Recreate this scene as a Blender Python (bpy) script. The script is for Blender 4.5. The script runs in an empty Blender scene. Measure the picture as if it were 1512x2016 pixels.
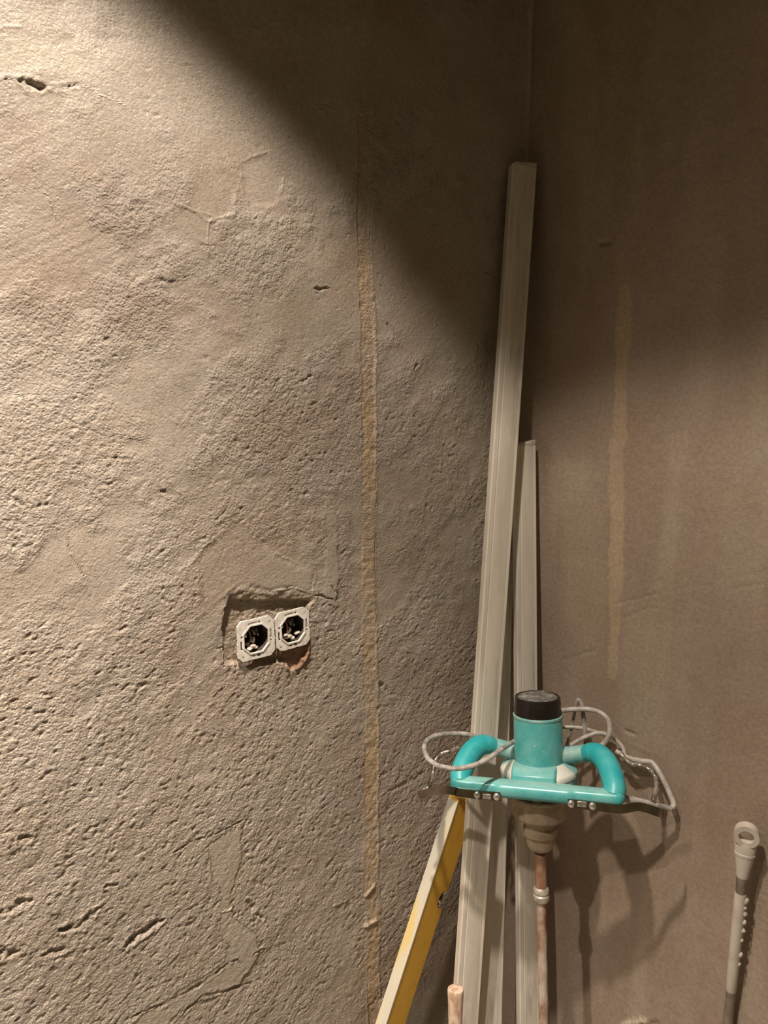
import bpy, bmesh, math, random
import numpy as np
from mathutils import Vector, Matrix

# ---------------------------------------------------------------- camera, light, exposure
S = bpy.context.scene
COL = S.collection
F = 1456.0
AZ, PITCH, ROLL = math.radians(52.3), math.radians(8.5), math.radians(.5)
CAM = Vector((-1.24, -1.12, 1.57))
fwd = Vector((math.cos(AZ)*math.cos(PITCH), math.sin(AZ)*math.cos(PITCH), -math.sin(PITCH)))
r0 = Vector((math.sin(AZ), -math.cos(AZ), 0)); u0 = r0.cross(fwd)
rgt = (r0*math.cos(ROLL)+u0*math.sin(ROLL)).normalized(); upv = rgt.cross(fwd)
cd = bpy.data.cameras.new('camera'); cam = bpy.data.objects.new('camera', cd); COL.objects.link(cam)
M = Matrix.Identity(4)
for i in range(3):
    M[i][0], M[i][1], M[i][2], M[i][3] = rgt[i], upv[i], -fwd[i], CAM[i]
cam.matrix_world = M
cd.sensor_fit = 'HORIZONTAL'; cd.sensor_width = 36; cd.lens = 36*F/1512; cd.clip_start = .05
S.camera = cam

S.view_settings.view_transform = 'Standard'; S.view_settings.look = 'None'
S.view_settings.exposure = 0.36; S.view_settings.gamma = 1; S.view_settings.use_curve_mapping = False

W = bpy.data.worlds.new('world'); S.world = W; W.use_nodes = True
bg = W.node_tree.nodes['Background']; bg.inputs[0].default_value = (1.0, .80, .40, 1); bg.inputs[1].default_value = .075

LAMP = Vector((-1.02, -.52, 2.66))
def spot(name, loc, power, deg, blend, radius, col=(1, .875, .765), rot=(0, 0, 0)):
    l = bpy.data.lights.new(name, 'SPOT'); l.energy = power; l.spot_size = math.radians(deg); l.spot_blend = blend
    l.shadow_soft_size = radius; l.color = col
    o = bpy.data.objects.new(name, l); o.location = loc; o.rotation_euler = rot; COL.objects.link(o); return o
spot('downlight_beam', LAMP, 68, 94, .27, .035)
spot('downlight_core', LAMP, 125, 74, 1.0, .03)
# the next lamp of the same row, further into the room
spot('second_downlight_beam', (-1.95, -.50, 2.66), 390, 103, 1.0, .03)

# ---------------------------------------------------------------- pixel helpers (1512 x 2016 frame)
def ray(x, y): return fwd + rgt*((x-756)/F) - upv*((y-1008)/F)
def at(x, y, dep): return CAM + ray(x, y)*dep
def on_left(x, y): d = ray(x, y); return CAM + d*(-CAM.y/d.y)
def on_right(x, y): d = ray(x, y); return CAM + d*(-CAM.x/d.x)
def on_floor(x, y): d = ray(x, y); return CAM + d*(-CAM.z/d.z)
def LW(pts): return [(on_left(*p).x, on_left(*p).z) for p in pts]
def RW(pts): return [(on_right(*p).y, on_right(*p).z) for p in pts]

# ---------------------------------------------------------------- materials
def nodes(name):
    m = bpy.data.materials.new(name); m.use_nodes = True
    nt = m.node_tree; return m, nt, nt.nodes['Principled BSDF']
def noise(nt, scale, detail=4, rough=.55, vec=None, dist=0):
    n = nt.nodes.new('ShaderNodeTexNoise'); n.inputs['Scale'].default_value = scale
    n.inputs['Detail'].default_value = detail; n.inputs['Roughness'].default_value = rough
    n.inputs['Distortion'].default_value = dist
    if vec is not None: nt.links.new(vec, n.inputs['Vector'])
    return n
def coords(nt, sc=(1, 1, 1)):
    t = nt.nodes.new('ShaderNodeTexCoord'); mp = nt.nodes.new('ShaderNodeMapping')
    mp.inputs['Scale'].default_value = sc; nt.links.new(t.outputs['Object'], mp.inputs['Vector'])
    return mp.outputs['Vector']
def ramp(nt, fac, stops):
    r = nt.nodes.new('ShaderNodeValToRGB'); e = r.color_ramp.elements
    while len(e) < len(stops): e.new(.5)
    for el, (p, c) in zip(e, stops): el.position = p; el.color = (c[0], c[1], c[2], 1)
    nt.links.new(fac, r.inputs[0]); return r.outputs[0]
def mix(nt, fac, a, b, mode='MIX'):
    m = nt.nodes.new('ShaderNodeMix'); m.data_type = 'RGBA'; m.blend_type = mode
    for sock, v in ((m.inputs[0], fac), (m.inputs[6], a), (m.inputs[7], b)):
        if hasattr(v, 'is_output'): nt.links.new(v, sock)
        elif isinstance(v, (int, float)): sock.default_value = v
        else: sock.default_value = (v[0], v[1], v[2], 1)
    return m.outputs[2]
def math_n(nt, op, a, b=0.0, c=None):
    m = nt.nodes.new('ShaderNodeMath'); m.operation = op
    for sock, v in zip(m.inputs, (a, b, c)):
        if v is None: continue
        if hasattr(v, 'is_output'): nt.links.new(v, sock)
        else: sock.default_value = v
    return m.outputs[0]
def bump(nt, bsdf, h, strength, dist, normal=None):
    b = nt.nodes.new('ShaderNodeBump'); b.inputs['Strength'].default_value = strength; b.inputs['Distance'].default_value = dist
    nt.links.new(h, b.inputs['Height'])
    if normal is not None: nt.links.new(normal, b.inputs['Normal'])
    nt.links.new(b.outputs[0], bsdf.inputs['Normal']); return b.outputs[0]

def mat_simple(name, c, rough=.5, metal=0, c2=None, scale=40, lo=.45, hi=.62, bmp=0, sc=(1, 1, 1), det=5, spec=.5):
    m, nt, b = nodes(name)
    b.inputs['Roughness'].default_value = rough; b.inputs['Metallic'].default_value = metal
    b.inputs['Specular IOR Level'].default_value = spec
    v = coords(nt, sc); n = noise(nt, scale, det, .6, v)
    if c2 is None: c2 = tuple(x*.8 for x in c)
    nt.links.new(ramp(nt, n.outputs[0], [(lo, c), (hi, c2)]), b.inputs['Base Color'])
    if bmp: bump(nt, b, n.outputs[0], bmp, .001)
    return m

def mat_plaster(name, aniso, bstr):
    m, nt, b = nodes(name)
    at_ = nt.nodes.new('ShaderNodeAttribute'); at_.attribute_name = 'Col'
    rg = nt.nodes.new('ShaderNodeAttribute'); rg.attribute_name = 'rough'
    v = coords(nt); va = coords(nt, aniso)
    n1 = noise(nt, 140, 6, .65, v); n2 = noise(nt, 420, 3, .6, va)
    n3 = noise(nt, 9, 5, .6, v)
    spk = nt.nodes.new('ShaderNodeTexVoronoi'); spk.inputs['Scale'].default_value = 210; nt.links.new(va, spk.inputs['Vector'])
    g = ramp(nt, n1.outputs[0], [(.3, (.80, .80, .80)), (.7, (1.14, 1.13, 1.11))])
    g3 = ramp(nt, n3.outputs[0], [(.3, (.93, .90, .85)), (.7, (1.06, 1.07, 1.09))])
    c = mix(nt, 1.0, at_.outputs['Color'], g, 'MULTIPLY'); c = mix(nt, 1.0, c, g3, 'MULTIPLY')
    nt.links.new(c, b.inputs['Base Color'])
    r = math_n(nt, 'MULTIPLY_ADD', rg.outputs['Fac'], .10, .37)
    nt.links.new(r, b.inputs['Roughness']); b.inputs['Specular IOR Level'].default_value = .5
    pit = math_n(nt, 'MINIMUM', spk.outputs['Distance'], .5)
    n4 = noise(nt, 260, 3, .7, v); h0 = math_n(nt, 'MULTIPLY_ADD', n4.outputs[0], .9, pit)
    h1 = math_n(nt, 'MULTIPLY_ADD', n1.outputs[0], 1.2, h0)
    k = math_n(nt, 'MULTIPLY_ADD', rg.outputs['Fac'], .80, .20)
    h = math_n(nt, 'MULTIPLY', h1, k)
    h = math_n(nt, 'MULTIPLY_ADD', n2.outputs[0], .22, h)
    bump(nt, b, h, bstr, .0027)
    return m
M_PL = mat_plaster('rough_render_plaster', (1, 1, 1), 1.0)
M_PR = mat_plaster('brushed_render_plaster', (1, .45, 1.6), .34)
M_FLOOR = mat_simple('concrete_screed', (.19, .165, .135), .8, 0, (.13, .11, .09), 6, bmp=.3)
M_CEIL = mat_simple('grey_ceiling_plaster', (.40, .37, .32), .85, 0, (.34, .31, .27), 5)

def mat_alu(name, base=(.63, .57, .47), dust=(.70, .64, .53), dark=(.50, .45, .375), metal=.04, rough=.48):
    m, nt, b = nodes(name)
    v = coords(nt, (1, 1, .08)); v2 = coords(nt, (1, 1, .35))
    n = noise(nt, 55, 6, .6, v); n2 = noise(nt, 30, 5, .6, v2); n3 = noise(nt, 500, 2, .5, v)
    c = ramp(nt, n.outputs[0], [(.36, dark), (.47, base), (.66, dust)])
    f2 = ramp(nt, n2.outputs[0], [(.5, (0, 0, 0)), (.66, (1, 1, 1))])
    c = mix(nt, f2, c, dust)
    nt.links.new(c, b.inputs['Base Color']); b.inputs['Metallic'].default_value = metal
    rr = math_n(nt, 'MULTIPLY_ADD', n2.outputs[0], .3, rough-.12); nt.links.new(rr, b.inputs['Roughness'])
    bump(nt, b, n3.outputs[0], .12, .0006)
    return m
M_ALU = mat_alu('plaster_streaked_aluminium')
M_ALU2 = mat_alu('dull_grey_aluminium', (.60, .555, .47), (.67, .61, .51), (.48, .43, .36))
M_CAPL = mat_simple('pale_plastic_end_cap', (.58, .52, .42), .5, 0, (.42, .36, .27), 60)

def mat_teal():
    m, nt, b = nodes('dusty_turquoise_housing')
    v = coords(nt)
    n = noise(nt, 22, 6, .65, v); n2 = noise(nt, 160, 4, .7, v)
    geo = nt.nodes.new('ShaderNodeNewGeometry'); sp = nt.nodes.new('ShaderNodeSeparateXYZ'); nt.links.new(geo.outputs['Normal'], sp.inputs[0])
    c = ramp(nt, n.outputs[0], [(.38, (.055, .35, .345)), (.6, (.14, .43, .405))])
    sp1 = ramp(nt, n2.outputs[0], [(.66, (0, 0, 0)), (.75, (1, 1, 1))])
    c = mix(nt, sp1, c, (.55, .60, .54))
    # settled plaster dust lies on faces that look up
    up = math_n(nt, 'MULTIPLY', ramp(nt, sp.outputs[2], [(.8, (0, 0, 0)), (1, (1, 1, 1))]), .30)
    c = mix(nt, up, c, (.50, .52, .44))
    nt.links.new(c, b.inputs['Base Color']); b.inputs['Roughness'].default_value = .30
    bump(nt, b, n2.outputs[0], .12, .0006)
    return m
M_TEAL = mat_teal()
M_TEALD = mat_simple('plaster_coated_turquoise', (.27, .42, .38), .6, 0, (.10, .34, .33), 30, .4, .6, .2)
M_TEALG = mat_simple('bright_turquoise_grip', (.02, .34, .36), .42, 0, (.06, .40, .39), 28, .4, .65, .15)
M_BLACK = mat_simple('black_plastic_cap', (.012, .009, .007), .28, 0, (.035, .03, .025), 60, .6, .8)
M_CAPTOP = mat_simple('dust_covered_cap_top', (.13, .125, .115), .35, .2, (.42, .40, .36), 60, .48, .68, .4)
M_WHITE = mat_simple('caked_white_plaster', (.60, .60, .52), .6, 0, (.45, .45, .38), 60, .5, .8, .3)
M_GEAR = mat_simple('dusty_cast_metal', (.44, .35, .25), .5, .2, (.30, .23, .16), 40, .4, .65, .3)
M_SLOT = mat_simple('slot_shade_black', (.012, .010, .008), .8)
M_RUST = mat_simple('rusty_rod_steel', (.25, .12, .06), .6, .2, (.42, .30, .22), 30, .42, .68, .5, (1, 1, .5))
M_RODW = mat_simple('plaster_smeared_rod', (.50, .42, .34), .6, .1, (.27, .14, .08), 30, .42, .60, .6, (1, 1, .5))
M_NUT = mat_simple('galvanised_nut', (.62, .56, .46), .38, .5, (.40, .35, .28), 70)
M_STEEL = mat_simple('dark_chromed_steel', (.46, .39, .33), .20, 1.0, (.28, .23, .19), 25, .4, .65, .03)
M_SCREW = mat_simple('bright_screw_steel', (.85, .82, .76), .2, .9, (.6, .56, .5), 90)
M_CABLE = mat_simple('grey_rubber_cable', (.42, .385, .34), .5, 0, (.20, .18, .16), 60, .42, .62, .2)
M_CABLEL = mat_simple('pale_grey_rubber_cable', (.50, .46, .40), .5, 0, (.33, .30, .26), 60, .42, .62, .2)
M_WRAP = mat_simple('silvery_dirty_wrap', (.40, .36, .30), .25, .6, (.16, .12, .09), 50, .45, .6, .6)
M_RED = mat_simple('orange_red_button', (.60, .11, .06), .4)
M_YEL = mat_simple('yellow_level_paint', (.66, .38, .045), .42, 0, (.56, .30, .035), 35, .5, .75, .1)
def mat_yedge():
    m, nt, b = nodes('plaster_smeared_yellow_edge')
    v = coords(nt, (1, 1, .12)); n = noise(nt, 22, 5, .55, v)
    nt.links.new(ramp(nt, n.outputs[0], [(.36, (.66, .50, .20)), (.43, (.60, .55, .41)), (.58, (.50, .475, .42))]), b.inputs['Base Color'])
    b.inputs['Roughness'].default_value = .5
    return m
M_YEDGE = mat_yedge()
M_RUB = mat_simple('black_rubber_insert', (.02, .02, .018), .6)
M_VIAL = mat_simple('murky_green_vial', (.12, .16, .05), .15)
M_HOOK = mat_simple('cream_plastic_sleeve', (.56, .51, .43), .45, 0, (.44, .38, .31), 26, .5, .75, .15)
M_HOOKG = mat_simple('bare_grey_tube', (.30, .25, .20), .45, .3, (.20, .165, .13), 30, .4, .65)
M_WOOD = mat_simple('orange_brown_worn_wood', (.45, .27, .17), .6, 0, (.60, .47, .35), 90, .44, .56, .3, (1, 1, .4))
M_FRAME = mat_simple('plaster_dusted_white_plastic', (.76, .72, .64), .33, 0, (.58, .52, .43), 110, .5, .7, .35)
M_BOX = mat_simple('dark_box_plastic', (.07, .06, .05), .3, 0, (.16, .14, .12), 70, .45, .7, .3)
M_COPPER = mat_simple('bare_copper_wire', (.55, .26, .12), .3, .8)
M_TERM = mat_simple('nickel_terminal', (.55, .52, .47), .25, .8, (.3, .27, .23), 90)
M_CLOD = mat_simple('plaster_crumb', (.60, .54, .44), .7, 0, (.44, .38, .30), 80, bmp=.5)

# ---------------------------------------------------------------- object helpers
def tag(o, label=None, cat=None, group=None, kind=None):
    for k, v in (('label', label), ('category', cat), ('group', group), ('kind', kind)):
        if v: o[k] = v
    return o
def empty(name, mat_, label, cat, group=None):
    o = bpy.data.objects.new(name, None); COL.objects.link(o); o.empty_display_size = .05
    o.matrix_world = mat_; return tag(o, label, cat, group)
def obj(name, bm, mat, parent=None, smooth=35, label=None):
    me = bpy.data.meshes.new(name)
    bmesh.ops.recalc_face_normals(bm, faces=bm.faces[:])
    if smooth:
        for f in bm.faces: f.smooth = True
        for e in bm.edges:
            if len(e.link_faces) == 2 and e.calc_face_angle(0) > math.radians(smooth): e.smooth = False
    bm.to_mesh(me); bm.free()
    for mm in (mat if isinstance(mat, (list, tuple)) else [mat]): me.materials.append(mm)
    o = bpy.data.objects.new(name, me); COL.objects.link(o)
    if parent is not None: o.parent = parent
    if label: o['label'] = label
    return o
def add_box(bm, c, size, rot=None, bev=0):
    m = Matrix.Translation(c) @ (rot.to_4x4() if rot is not None else Matrix.Identity(4)) @ Matrix.Diagonal((*size, 1))
    r = bmesh.ops.create_cube(bm, size=1, matrix=m)
    if bev: bmesh.ops.bevel(bm, geom=list({e for v in r['verts'] for e in v.link_edges}), offset=bev, segments=2, affect='EDGES', profile=.5)
def add_lathe(bm, prof, seg=48, c=(0, 0, 0)):
    rings = []
    for r, z in prof:
        if r < 1e-6: rings.append([bm.verts.new((c[0], c[1], c[2]+z))])
        else: rings.append([bm.verts.new((c[0]+r*math.cos(2*math.pi*i/seg), c[1]+r*math.sin(2*math.pi*i/seg), c[2]+z)) for i in range(seg)])
    for a, b in zip(rings, rings[1:]):
        if len(a) == 1 and len(b) == 1: continue
        for i in range(seg):
            j = (i+1) % seg
            if len(a) == 1: bm.faces.new((a[0], b[j], b[i]))
            elif len(b) == 1: bm.faces.new((a[i], a[j], b[0]))
            else: bm.faces.new((a[i], a[j], b[j], b[i]))
def spline(pts, n=8):
    P = [Vector(p) for p in pts]; P = [P[0]*2-P[1]]+P+[P[-1]*2-P[-2]]; out = []
    for i in range(1, len(P)-2):
        for k in range(n):
            t = k/n; a, b, c, d = P[i-1], P[i], P[i+1], P[i+2]
            out.append(.5*((2*b)+(c-a)*t+(2*a-5*b+4*c-d)*t*t+(3*b-a-3*c+d)*t**3))
    out.append(P[-2].copy()); return out
def add_tube(bm, pts, rad, seg=12, smooth=True, n=8, flat=1.0, flatdir=None, jitter=0, seed=0):
    """round (or flattened) tube through pts; rad is a number or one per control point"""
    rs = rad if isinstance(rad, (list, tuple)) else [rad]*len(pts)
    P = spline(pts, n) if smooth else [Vector(p) for p in pts]
    rng = random.Random(seed)
    rr = []
    for i in range(len(P)):
        t = i/(n if smooth else 1); k = min(int(t), len(rs)-2); f = t-k
        rr.append((rs[k]*(1-f)+rs[k+1]*f)*(1+jitter*rng.uniform(-1, 1)))
    up = None; rings = []
    for i, p in enumerate(P):
        tg = (P[min(i+1, len(P)-1)]-P[max(i-1, 0)]).normalized()
        if up is None:
            up = Vector(flatdir) if flatdir is not None else (Vector((0, 0, 1)) if abs(tg.z) < .9 else Vector((1, 0, 0)))
        up = (up-tg*up.dot(tg)).normalized(); sd = tg.cross(up)
        rings.append([bm.verts.new(p+(up*math.cos(a)*flat+sd*math.sin(a))*rr[i]) for a in [2*math.pi*k/seg for k in range(seg)]])
    for a, b in zip(rings, rings[1:]):
        for i in range(seg): bm.faces.new((a[i], a[(i+1) % seg], b[(i+1) % seg], b[i]))
    bm.faces.new(rings[0][::-1]); bm.faces.new(rings[-1])
def add_prism(bm, poly, z0, z1, tf=None):
    """extruded polygon; tf maps (x, y, z)"""
    tf = tf or (lambda x, y, z: (x, y, z))
    a = [bm.verts.new(tf(x, y, z0)) for x, y in poly]; b = [bm.verts.new(tf(x, y, z1)) for x, y in poly]
    bm.faces.new(a[::-1]); bm.faces.new(b); n = len(poly)
    for i in range(n): bm.faces.new((a[i], a[(i+1) % n], b[(i+1) % n], b[i]))
def add_ring_plate(bm, outer, inner, y0, y1):
    """plate in the xz plane between two outlines with equal counts, front y0, back y1"""
    n = len(outer)
    v = [[bm.verts.new((p[0], y, p[1])) for p in pl] for y in (y0, y1) for pl in (outer, inner)]
    fo, fi, bo, bi = v
    for i in range(n):
        j = (i+1) % n
        bm.faces.new((fo[i], fo[j], fi[j], fi[i])); bm.faces.new((bo[j], bo[i], bi[i], bi[j]))
        bm.faces.new((fo[j], fo[i], bo[i], bo[j])); bm.faces.new((fi[i], fi[j], bi[j], bi[i]))

# ---------------------------------------------------------------- plaster walls, real relief
def vn(x, z, lam, seed, ang=0, ax=1.0, az=1.0):
    """smooth value noise in -1..1, wavelength lam, stretched by ax / az after turning by ang"""
    if ang:
        c, s = math.cos(ang), math.sin(ang); x, z = x*c+z*s, -x*s+z*c
    x = x/(lam*ax)+1000; z = z/(lam*az)+1000
    ix = np.floor(x).astype(np.int64); iz = np.floor(z).astype(np.int64); fx = x-ix; fz = z-iz
    fx = fx*fx*(3-2*fx); fz = fz*fz*(3-2*fz)
    def h(a, b):
        k = (a*374761393+b*668265263+seed*974634777) & 0xffffffff
        k = ((k ^ (k >> 13))*1274126177) & 0xffffffff
        k = (k ^ (k >> 16)) & 0xffff
        return k/32767.5-1
    return (h(ix, iz)*(1-fx)+h(ix+1, iz)*fx)*(1-fz)+(h(ix, iz+1)*(1-fx)+h(ix+1, iz+1)*fx)*fz
def sst(a, b, v): t = np.clip((v-a)/(b-a), 0, 1); return t*t*(3-2*t)
def seg_dist(X, Z, pts):
    d = np.full(X.shape, 9.0); tt = np.zeros(X.shape); n = len(pts)-1
    for i in range(n):
        (x0, z0), (x1, z1) = pts[i], pts[i+1]; dx, dz = x1-x0, z1-z0
        t = np.clip(((X-x0)*dx+(Z-z0)*dz)/(dx*dx+dz*dz+1e-12), 0, 1)
        dd = np.hypot(X-x0-t*dx, Z-z0-t*dz); m = dd < d; d = np.where(m, dd, d); tt = np.where(m, (i+t)/n, tt)
    return d, tt
def poly_sd(X, Z, poly):
    """positive inside"""
    d, _ = seg_dist(X, Z, poly+[poly[0]]); ins = np.zeros(X.shape, bool); n = len(poly)
    for i in range(n):
        (x0, z0), (x1, z1) = poly[i], poly[(i+1) % n]
        if z0 == z1: continue
        c = ((z0 > Z) != (z1 > Z)) & (X < (x1-x0)*(Z-z0)/(z1-z0)+x0); ins ^= c
    return np.where(ins, d, -d)
def axis_coords(parts):
    out = []
    for a, b, s in parts:
        n = max(1, int(round((b-a)/s))); out += list(np.linspace(a, b, n, endpoint=False))
    out.append(parts[-1][1]); return np.array(out)
def grid_mesh(name, gu, gz, h, col, rough, tf, mat):
    nu, nz = len(gu), len(gz); U, Z = np.meshgrid(gu, gz, indexing='ij')
    co = np.stack(tf(U, Z, h), -1).reshape(-1, 3).astype(np.float32)
    me = bpy.data.meshes.new(name); me.vertices.add(nu*nz); me.vertices.foreach_set('co', co.ravel())
    i, j = np.meshgrid(np.arange(nu-1), np.arange(nz-1), indexing='ij'); a = (i*nz+j).ravel()
    q = np.stack([a, a+nz, a+nz+1, a+1], -1).astype(np.int32); nq = len(q)
    me.loops.add(nq*4); me.loops.foreach_set('vertex_index', q.ravel())
    me.polygons.add(nq); me.polygons.foreach_set('loop_start', np.arange(0, nq*4, 4, dtype=np.int32))
    me.polygons.foreach_set('use_smooth', np.ones(nq, bool))
    me.update(); me.validate()
    ca = me.color_attributes.new('Col', 'FLOAT_COLOR', 'POINT')
    ca.data.foreach_set('color', np.concatenate([col.reshape(-1, 3), np.ones((nu*nz, 1))], 1).astype(np.float32).ravel())
    ra = me.attributes.new('rough', 'FLOAT', 'POINT'); ra.data.foreach_set('value', rough.astype(np.float32).ravel())
    me.materials.append(mat)
    o = bpy.data.objects.new(name, me); COL.objects.link(o); o['kind'] = 'structure'; return o
def blend(col, m, c): m = m[..., None]; return col*(1-m)+np.array(c)*m

FRAME_C = [on_left(502, 1256), on_left(574, 1237)]       # centres of the two socket frames on the wall
def left_wall():
    gx = axis_coords([(-3.3, -1.22, .04), (-1.22, -.74, .0019), (-.74, -.53, .0012), (-.53, .03, .0019)])
    gz = axis_coords([(0, .28, .03), (.28, 1.10, .0019), (1.10, 1.255, .0012), (1.255, 2.34, .0019), (2.34, 2.42, .004), (2.42, 2.72, .04)])
    X, Z = np.meshgrid(gx, gz, indexing='ij')
    h = .0045*vn(X, Z, .42, 1)+.0016*vn(X, Z, .11, 2, .4)+.0008*vn(X, Z, .045, 3, .7, 1.6, .7)
    # where the float left the surface open (rough) and where it closed it
    m = .75*vn(X, Z, .17, 4, .5, 1.3, .8)+.55*vn(X, Z, .06, 5, .9, 1.5, .7)+.35*vn(X, Z, .02, 6)
    bias = .48+.35*sst(-.35, -.9, X)*sst(1.3, .9, Z)-.65*sst(1.45, 1.8, Z)-.15*sst(1.2, 2.2, Z)+.22*sst(-.75, -.55, X)*sst(1.75, 1.5, Z)
    R = .10+.90*sst(-.38, .62, m+bias-.08)
    ang = .9+.5*vn(X, Z, .5, 7)
    r1 = vn(X, Z, .0072, 8, .6, 1.2, .85); r2 = vn(X, Z, .0043, 9, .5, 1.2, .9); r3 = vn(X, Z, .015, 10, .9, 1.5, .7)
    r4 = vn(X, Z, .0056, 11, .2, 1.1, .9)
    pits = -np.clip(.50*r1+.16*r3+.42*r2+.45*r4-.14, 0, 1)
    h += R*(.0036*pits+.0006*r2+.0007*r3+.0004*r4)
    # single scattered pinholes on the closed areas
    pn = vn(X, Z, .007, 12, .3, 1.4, .8)
    h -= (1-R)*.0016*sst(.72, .95, pn)*sst(-.1, .5, vn(X, Z, .08, 13))
    # fine diagonal float drags
    drag = vn(X, Z, .0075, 14, .55, 9, .8)
    h += .00028*drag*sst(0, .6, vn(X, Z, .2, 15))
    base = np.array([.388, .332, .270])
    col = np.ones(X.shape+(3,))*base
    t = vn(X, Z, .23, 20, .3)*.6+vn(X, Z, .07, 21)*.4
    col = col*(1+.10*t[..., None])
    col = blend(col, .75*sst(.0, .7, .7*vn(X, Z, .30, 22)+.5*vn(X, Z, .09, 23)+.3*vn(X, Z, .035, 25)), (.345, .272, .212))
    col = blend(col, .5*(1-R)*sst(-.2, .6, vn(X, Z, .12, 24)), (.42, .375, .315))
    # wide trowel patches (closed, slightly proud)
    wx = .0045*vn(X, Z, .03, 90)+.0022*vn(X, Z, .010, 91)+.0012*vn(X, Z, .005, 94); wz = .0045*vn(X, Z, .03, 92)+.0022*vn(X, Z, .010, 93)+.0012*vn(X, Z, .005, 95)
    def patch(px, hh, c=(.41, .36, .29), a=.55, edge=.0045):
        nonlocal h, col, R
        sd = poly_sd(X+wx, Z+wz, LW(px))
        mk = sst(0, edge, sd); R = R*(1-mk*.85); h = h*(1-mk*.6)+mk*hh; col = blend(col, mk*a, c)
        lip = np.exp(-((sd-.001)/.0014)**2); h = h+lip*.0012*sst(.0, .5, vn(X, Z, .05, 32))
    patch([(402, 1665), (436, 1640), (482, 1618), (476, 1680), (470, 1722), (456, 1762), (438, 1775), (418, 1720)], .0006)
    patch([(432, 1770), (456, 1760), (458, 1800), (505, 1835), (516, 1870), (500, 1900), (478, 1936), (380, 1980), (300, 2030), (238, 2030), (330, 1965), (440, 1895), (450, 1860), (430, 1840)], .0006)
    patch([(395, 1075), (470, 1020), (560, 1100), (625, 1120), (620, 1165), (450, 1165), (400, 1185), (375, 1110)], .0002, a=.3, edge=.012)
    patch([(640, 1010), (665, 1005), (668, 1150), (660, 1195), (640, 1190)], .0003, a=.4)
    patch([(270, 40), (450, 60), (700, 20), (1000, 0), (1000, 200), (760, 240), (560, 200), (360, 120)], 0, (.36, .30, .235), .3, .06)
    patch([(380, 345), (440, 325), (470, 360), (460, 420), (410, 440), (372, 400)], .0004, (.42, .36, .29), .5, .012)
    patch([(478, 310), (530, 300), (560, 350), (545, 410), (490, 415), (470, 360)], .0004, (.42, .36, .29), .5, .012)
    patch([(-30, 60), (150, 60), (190, 140), (100, 160), (-30, 150)], .0006, (.43, .38, .30), .6, .02)
    patch([(330, 400), (420, 420), (410, 480), (350, 470)], .0004, (.41, .36, .29), .4, .015)
    # vertical sand coloured channel where a profile strip was pulled out
    ch = [(722, -40), (712, 95), (716, 225), (715, 330), (714, 430), (718, 560), (724, 640), (726, 760), (727, 900), (728, 1000), (728, 1130), (729, 1290), (733, 1420), (732, 1560), (734, 1640), (732, 1740), (738, 1800), (735, 1880), (738, 2040)]
    d, tt = seg_dist(X, Z, LW(ch)); zt = Z
    wd = .0122+.003*sst(2.0, 1.6, Z)+.0015*vn(X*0, Z, .05, 40)+.0012*vn(X, Z, .012, 41)
    mk = sst(wd+.0012, wd-.0012, d)*sst(2.08, 2.065, Z+.006*vn(X, Z, .01, 42))
    ridge = np.exp(-((d-wd-.002)/.003)**2)
    side = sst(-.004, .004, X-on_left(728, 1000).x)
    h = h*(1-.6*mk)-mk*.0018+ridge*.0014*(1-mk)*side+mk*(.0010*vn(X, Z, .008, 43)+.0008*vn(X, Z, .02, 44))
    sand = np.array([.48, .352, .215]); a = mk*(.66+.36*vn(X, Z, .09, 45)+.2*vn(X, Z, .02, 46))
    a = a*(1-.35*sst(1.9, 2.05, Z)); col = blend(col, np.clip(a, 0, .95), sand)
    R = np.where(mk > .3, .75, R)
    # faint upper end of it, pale smear
    d2, _ = seg_dist(X, Z, LW([(724, 15), (716, 50), (712, 90)])); col = blend(col, .5*sst(.006, .002, d2), (.47, .38, .27))
    for a_, b_ in (((722, 1765), (738, 1745)), ((722, 1825), (742, 1812))):
        d3, _ = seg_dist(X, Z, LW([a_, b_])); k = np.exp(-(d3/.004)**2); h += .0045*k; col = blend(col, .7*k, (.5, .41, .3))
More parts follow.
